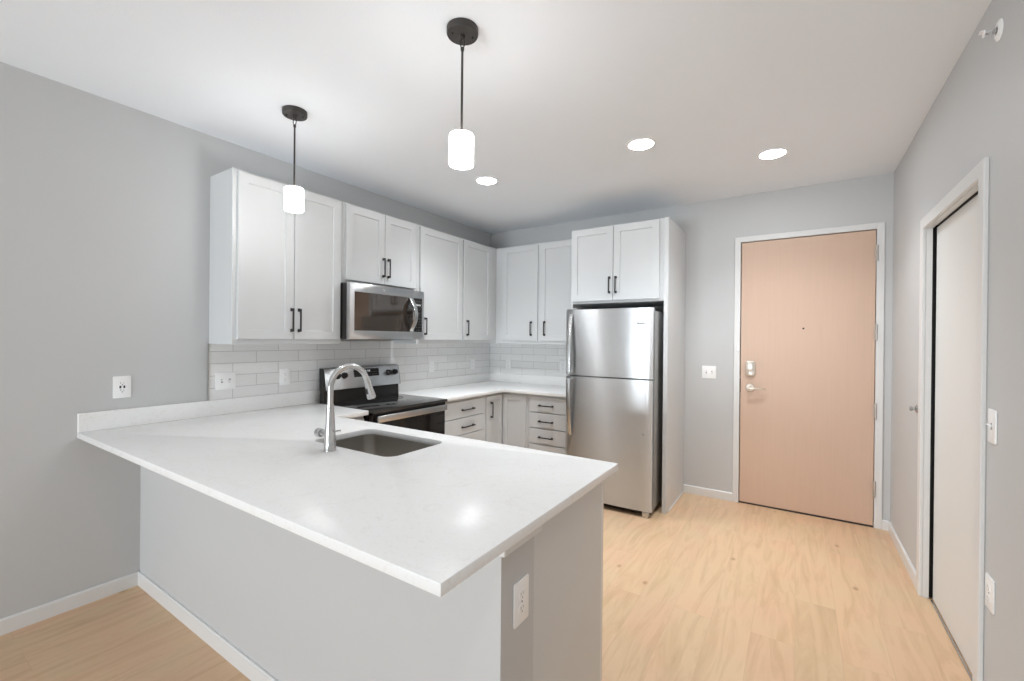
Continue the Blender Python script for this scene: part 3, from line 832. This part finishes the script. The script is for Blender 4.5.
# ------------------------------------------------------------------ refrigerator
t = thing('refrigerator', 'stainless top-freezer refrigerator with two long curved handles', 'refrigerator', (-1.34, 3.9, 0))
RX0, RX1, RYF = -1.725, -0.962, 3.512
b = MB(); b.box(RX0+0.008, RX1-0.006, RYF+0.082, YB-0.03, 0.045, 1.662, 0.006, 2); b.build('case', 'dark_case', t)
def fridge_door(z0, z1):
    # slightly crowned steel door: profile in local xy = (X, Y), extruded in z
    n = 24; W2 = (RX1-RX0)/2; cx = (RX0+RX1)/2
    pts = []
    for k in range(n+1):
        s = -1 + 2*k/n
        pts.append((cx + s*W2, RYF + 0.014*(abs(s)**2.4) + (0.006*max(0, (abs(s)-0.96)/0.04)**2)))
    pts += [(RX1, RYF+0.068), (RX0, RYF+0.068)]
    b = MB(); b.prism(pts, z0, z1, bev=0.0)
    return b.build('door', 'steel', t, 30)
up_d = fridge_door(1.113, 1.684); lo_d = fridge_door(0.050, 1.102)
b = MB()
for z0, z1 in ((1.118, 1.678), (0.056, 1.096)): b.box(RX0+0.006, RX1-0.006, RYF+0.069, RYF+0.081, z0, z1)
b.build('gasket', 'dark_case', t)
def fridge_handle(parent, z_far, z_near):
    # springs from the door at its far end and stands clear of it near the split
    pts = []; N_ = 20
    for k in range(N_+1):
        s = k/N_
        so = 0.005 + 0.048*math.sin(min(1, s*1.25)*math.pi/2)
        pts.append((RX0+0.052, RYF + 0.006 - so, z_far + (z_near-z_far)*s))
    b = MB(); b.tube(pts, 1.0, 16, flat=(0.0175, 0.0065), side=(1, 0, 0)); h = b.build('handle', 'chrome', parent)
    b = MB(); zz = z_near + (0.016 if z_far > z_near else -0.016)
    b.box(RX0+0.040, RX0+0.064, RYF-0.046, RYF+0.010, zz-0.014, zz+0.014, 0.004, 2); b.build('handle_mount', 'chrome', parent)
fridge_handle(up_d, 1.640, 1.128); fridge_handle(lo_d, 0.590, 1.086)
b = MB()
for k, wd in enumerate((0.006, 0.005, 0.003, 0.006, 0.003, 0.006, 0.005, 0.003, 0.006)):
    b.box(-1.088+k*0.0078, -1.088+k*0.0078+wd, RYF+0.0018+0.001*k*0.25-0.0008, RYF+0.010, 1.553, 1.566)
b.build('badge', 'badge', up_d)
b = MB(); b.lathe([(0, -0.004), (0.007, -0.004), (0.007, 0.0015), (0.005, 0.002), (0, 0.002)], (-1.030, RYF+0.0052, 0.667), (0, -1, 0), 18); b.build('lock_button', 'dark_case', lo_d)
b = MB(); b.box(RX0+0.02, RX1-0.02, RYF+0.060, RYF+0.10, 0.012, 0.050, 0.003); b.build('kick_grille', 'black', t)
for x in (RX0+0.06, RX1-0.05):
    b = MB(); b.box(x-0.026, x+0.026, RYF+0.015, RYF+0.075, 0.0, 0.049, 0.006, 2); b.build('foot', 'chrome', t)
b = MB(); b.box(RX0+0.006, RX0+0.10, RYF+0.02, RYF+0.16, 1.6845, 1.697, 0.004, 2); b.build('hinge_cover', 'dark_case', t)

# ------------------------------------------------------------------ lamps
def pendant(x, y, label):
    t = thing('pendant_light', label, 'pendant lamp', (x, y, H), 'pendant lamps over the peninsula')
    b = MB(); b.lathe([(0, 0), (0.065, 0), (0.065, -0.023), (0.063, -0.027), (0.012, -0.028), (0.011, -0.040), (0.006, -0.043), (0, -0.043)], (x, y, H), seg=40)
    cn = b.build('canopy', 'bronze', t)
    for a in (0.3, 0.3+math.pi):
        b = MB(); b.lathe([(0, -0.027), (0.0045, -0.027), (0.0045, -0.030), (0.003, -0.032), (0, -0.032)], (x+0.042*math.cos(a+YAW), y+0.042*math.sin(a+YAW), H), seg=14); b.build('screw', 'black_metal', cn)
    # loop link under the canopy
    b = MB(); pts = [(x+0.0085*math.cos(k*math.pi/8)*math.cos(YAW), y+0.0085*math.cos(k*math.pi/8)*math.sin(YAW), H-0.060+0.020*math.sin(k*math.pi/8)) for k in range(17)]
    b.tube(pts, 0.0024, 10); b.build('link', 'bronze', t)
    b = MB(); b.lathe([(0, 0), (0.0075, 0), (0.0075, -0.010), (0.0048, -0.018), (0.0048, 2.278-(H-0.078)), (0.014, 2.274-(H-0.078)), (0.014, 2.262-(H-0.078)), (0, 2.262-(H-0.078))], (x, y, H-0.078), seg=18); b.build('stem', 'bronze', t)
    z0, z1, r = 2.140, 2.266, 0.0500
    b = MB(); b.lathe([(0.012, z1), (r-0.006, z1), (r-0.0015, z1-0.002), (r, z1-0.006), (r, z0+0.001), (r-0.0015, z0), (r-0.004, z0+0.001), (r-0.004, z1-0.010), (0.012, z1-0.010), (0.012, z1)], (x, y, 0), seg=40); b.build('shade', 'shade', t)
    b = MB(); b.lathe([(0, 2.259), (0.016, 2.259), (0.016, 2.245), (0.026, 2.215), (0.024, 2.190), (0.012, 2.178), (0, 2.176)], (x, y, 0), seg=24); b.build('bulb', 'shade', t)
pendant(-2.402, 1.409, 'pendant lamp with white cylinder shade hanging before the tall wall cabinet')
pendant(-1.175, 1.407, 'pendant lamp with white cylinder shade hanging before plain ceiling, the larger in view')

def downlight(x, y, label, power=1.0):
    t = thing('recessed_light', label, 'ceiling light', (x, y, H), 'recessed ceiling lights')
    b = MB(); b.lathe([(0.078, 0.0), (0.078, -0.004), (0.090, -0.005), (0.094, -0.002), (0.094, 0.0), (0.078, 0.0)], (x, y, H-0.0005), seg=48); b.build('trim_ring', 'plastic', t)
    b = MB(); b.lathe([(0, 0), (0.0778, 0), (0.0778, -0.003), (0, -0.0035)], (x, y, H-0.0008), seg=48); b.build('diffuser', 'diffuser', t)
    sl = bpy.data.lights.new('downlight_beam', 'SPOT'); sl.energy = CAN_BEAM*power; sl.color = (0.93, 0.97, 1.0)
    sl.spot_size = math.radians(125); sl.spot_blend = 1.0; sl.shadow_soft_size = 0.07
    so_ = bpy.data.objects.new('downlight_beam', sl); col.objects.link(so_)
    so_.parent = t; so_.location = (0, 0, -0.010)
downlight(-2.122, 2.862, 'round recessed ceiling light nearest the wall cabinets over the microwave')
downlight(-0.871, 2.861, 'round recessed ceiling light in front of the refrigerator, largest of the three')
downlight(-0.156, 3.478, 'round recessed ceiling light in front of the entry door')
downlight(0.10, 0.10, 'added unseen ceiling light over the near end of the passage', 0.16)  # extra lamp added out of view to brighten the peninsula end and closet

# ------------------------------------------------------------------ outlets and switches
def plate(mb, w, h, t=0.0055):
    mb.prism([(-w/2+0.004, -h/2), (w/2-0.004, -h/2), (w/2, -h/2+0.004), (w/2, h/2-0.004), (w/2-0.004, h/2), (-w/2+0.004, h/2), (-w/2, h/2-0.004), (-w/2, -h/2+0.004)], 0.0003, t, bev=0.0018)
def outlet(mt, label, w=0.074, h=0.118, usb=False, deco=False, group='wall outlets'):
    o = mt.translation
    t = thing('wall_outlet', label, 'outlet', o, group)
    b = MB(mt); plate(b, w, h); b.build('cover_plate', 'plastic', t)
    if deco or usb:
        b = MB(mt); b.box(-0.0165, 0.0165, -0.0335, 0.0335, 0.004, 0.0068, 0.001); f = b.build('receptacle', 'plastic', t); fs = [f, f]
        top = 0.0068
    else:
        fs = []
        for s in (-1, 1):
            b = MB(mt); b.prism([(0.0165*math.cos(a)*1.0, s*0.0195 + max(-0.0125, min(0.0125, 0.0165*math.sin(a)))) for a in [2*math.pi*k/28 for k in range(28)]], 0.005, 0.0072)
            fs.append(b.build('receptacle', 'plastic', t)); top = 0.0072
    for s in (-1, 1):
        b = MB(mt); cy = s*0.0195
        b.box(-0.0078, -0.0058, cy-0.001, cy+0.0075, top-0.001, top+0.0002); b.box(0.0055, 0.0073, cy-0.0005, cy+0.0065, top-0.001, top+0.0002)
        b.cyl((0, cy-0.0075, top-0.001), (0, cy-0.0075, top+0.0002), 0.0026, seg=12)
        b.build('socket_pattern', 'grey_slot' if not usb else 'slot', fs[0 if s < 0 else 1])
    if usb:
        for s in (-1, 1):
            b = MB(mt); b.box(s*0.0085-0.004, s*0.0085+0.004, -0.0065, 0.0075, top-0.001, top+0.0003)
            b.build('usb_port', 'slot', f)
    else:
        b = MB(mt); b.cyl((0, 0, 0.004), (0, 0, 0.0066), 0.0028, seg=12); b.build('screw', 'grey_slot', t)
    return t
def switch(mt, label, gangs=1, h=0.118, group='light switches'):
    w = 0.074 + 0.046*(gangs-1)
    t = thing('light_switch', label, 'light switch', mt.translation, group)
    b = MB(mt); plate(b, w, h); b.build('cover_plate', 'plastic', t)
    for g in range(gangs):
        x = (g-(gangs-1)/2)*0.046
        b = MB(mt); b.box(x-0.006, x+0.006, -0.0125, 0.0125, 0.005, 0.0062, 0.0005); b.build('toggle_slot', 'grey_slot', t)
        b = MB(mt); s = 1 if g == 0 else -1
        b.tube([(x, 0, 0.004), (x, s*0.004, 0.011), (x, s*0.008, 0.018)], [1, 0.95, 0.8], 12, flat=(0.0042, 0.004), side=(1, 0, 0)); b.build('toggle', 'plastic', t)
    return t
TX = XL + 0.008
outlet(on_left(0.862, 1.136), 'white outlet with two dark usb ports on the bare grey wall beside the tile', 0.079, 0.122, usb=True)
sw = switch(on_left(1.386, 1.132, TX), 'wide white switch plate on the tile next to the bare wall', 2, 0.112)
outlet(on_left(1.784, 1.132, TX), 'white outlet on the tile between the wide switch plate and the range', 0.080, 0.116, deco=True)
outlet(on_left(3.318, 1.135, TX), 'white outlet on the tile beside the range control panel', 0.074, 0.112, deco=True)
outlet(on_left(3.992, 1.132, TX), 'white outlet on the range wall tile close to the inner corner', 0.078, 0.114, deco=True)
outlet(on_back(-2.870, 1.130, YB-0.008), 'white outlet on the back wall tile close to the inner corner', 0.070, 0.116, deco=True)
outlet(on_back(-2.150, 1.127, YB-0.008), 'white outlet on the back wall tile partly hidden by the refrigerator handle', 0.074, 0.120, deco=True)
switch(on_back(-0.676, 1.137), 'white double switch plate on the back wall beside the entry door', 2, 0.115)
switch(on_right(2.281, 1.121), 'white single switch plate above the low outlet beside the closet door', 1, 0.122)
outlet(on_right(2.287, 0.513), 'white outlet low on the wall under the closet switch', 0.080, 0.120)
outlet(frame((HWX, 1.043, 0.690), (0, 1, 0), (1, 0, 0)), 'white outlet on the end of the half wall under the worktop', 0.076, 0.122)

# ------------------------------------------------------------------ small wall hardware
mt = on_right(3.487, 1.030)
t = thing('door_stop', 'small metal door stop on the wall between entry door and closet frame', 'door stop', mt.translation)
b = MB(mt); b.lathe([(0, 0.0003), (0.024, 0.0003), (0.024, 0.003), (0.018, 0.008), (0.010, 0.011), (0.009, 0.022), (0, 0.022)], seg=24); b.build('base', 'chrome', t)
b = MB(mt); b.lathe([(0, 0.0205), (0.012, 0.0205), (0.014, 0.024), (0.014, 0.031), (0.010, 0.035), (0, 0.0355)], seg=24); b.build('bumper', 'dark_case', t)
mt = on_right(2.268, 2.545)
t = thing('fire_sprinkler', 'white sidewall fire sprinkler high on the wall above the closet switch', 'sprinkler', mt.translation)
b = MB(mt); b.lathe([(0.014, 0.0003), (0.036, 0.0003), (0.036, 0.003), (0.030, 0.007), (0.018, 0.009), (0.014, 0.009), (0.014, 0.0003)], seg=36); b.build('escutcheon', 'plastic', t)
b = MB(mt); b.cyl((0, 0, 0.0005), (0, 0, 0.018), 0.0080, seg=16, bev=0.001)
b.tube([(-0.006, 0, 0.016), (-0.010, 0, 0.025), (-0.004, 0, 0.037)], 0.0022, 8); b.tube([(0.006, 0, 0.016), (0.010, 0, 0.025), (0.004, 0, 0.037)], 0.0022, 8)
b.cyl((0, 0, 0.035), (0, 0, 0.040), 0.005, seg=14); b.build('sprinkler_body', 'chrome', t)
b = MB(mt); b.box(-0.013, 0.013, 0.005, 0.008, 0.038, 0.052, 0.001); b.cyl((0, 0, 0.039), (0, 0, 0.0415), 0.013, seg=20); b.build('deflector', 'plastic', t)
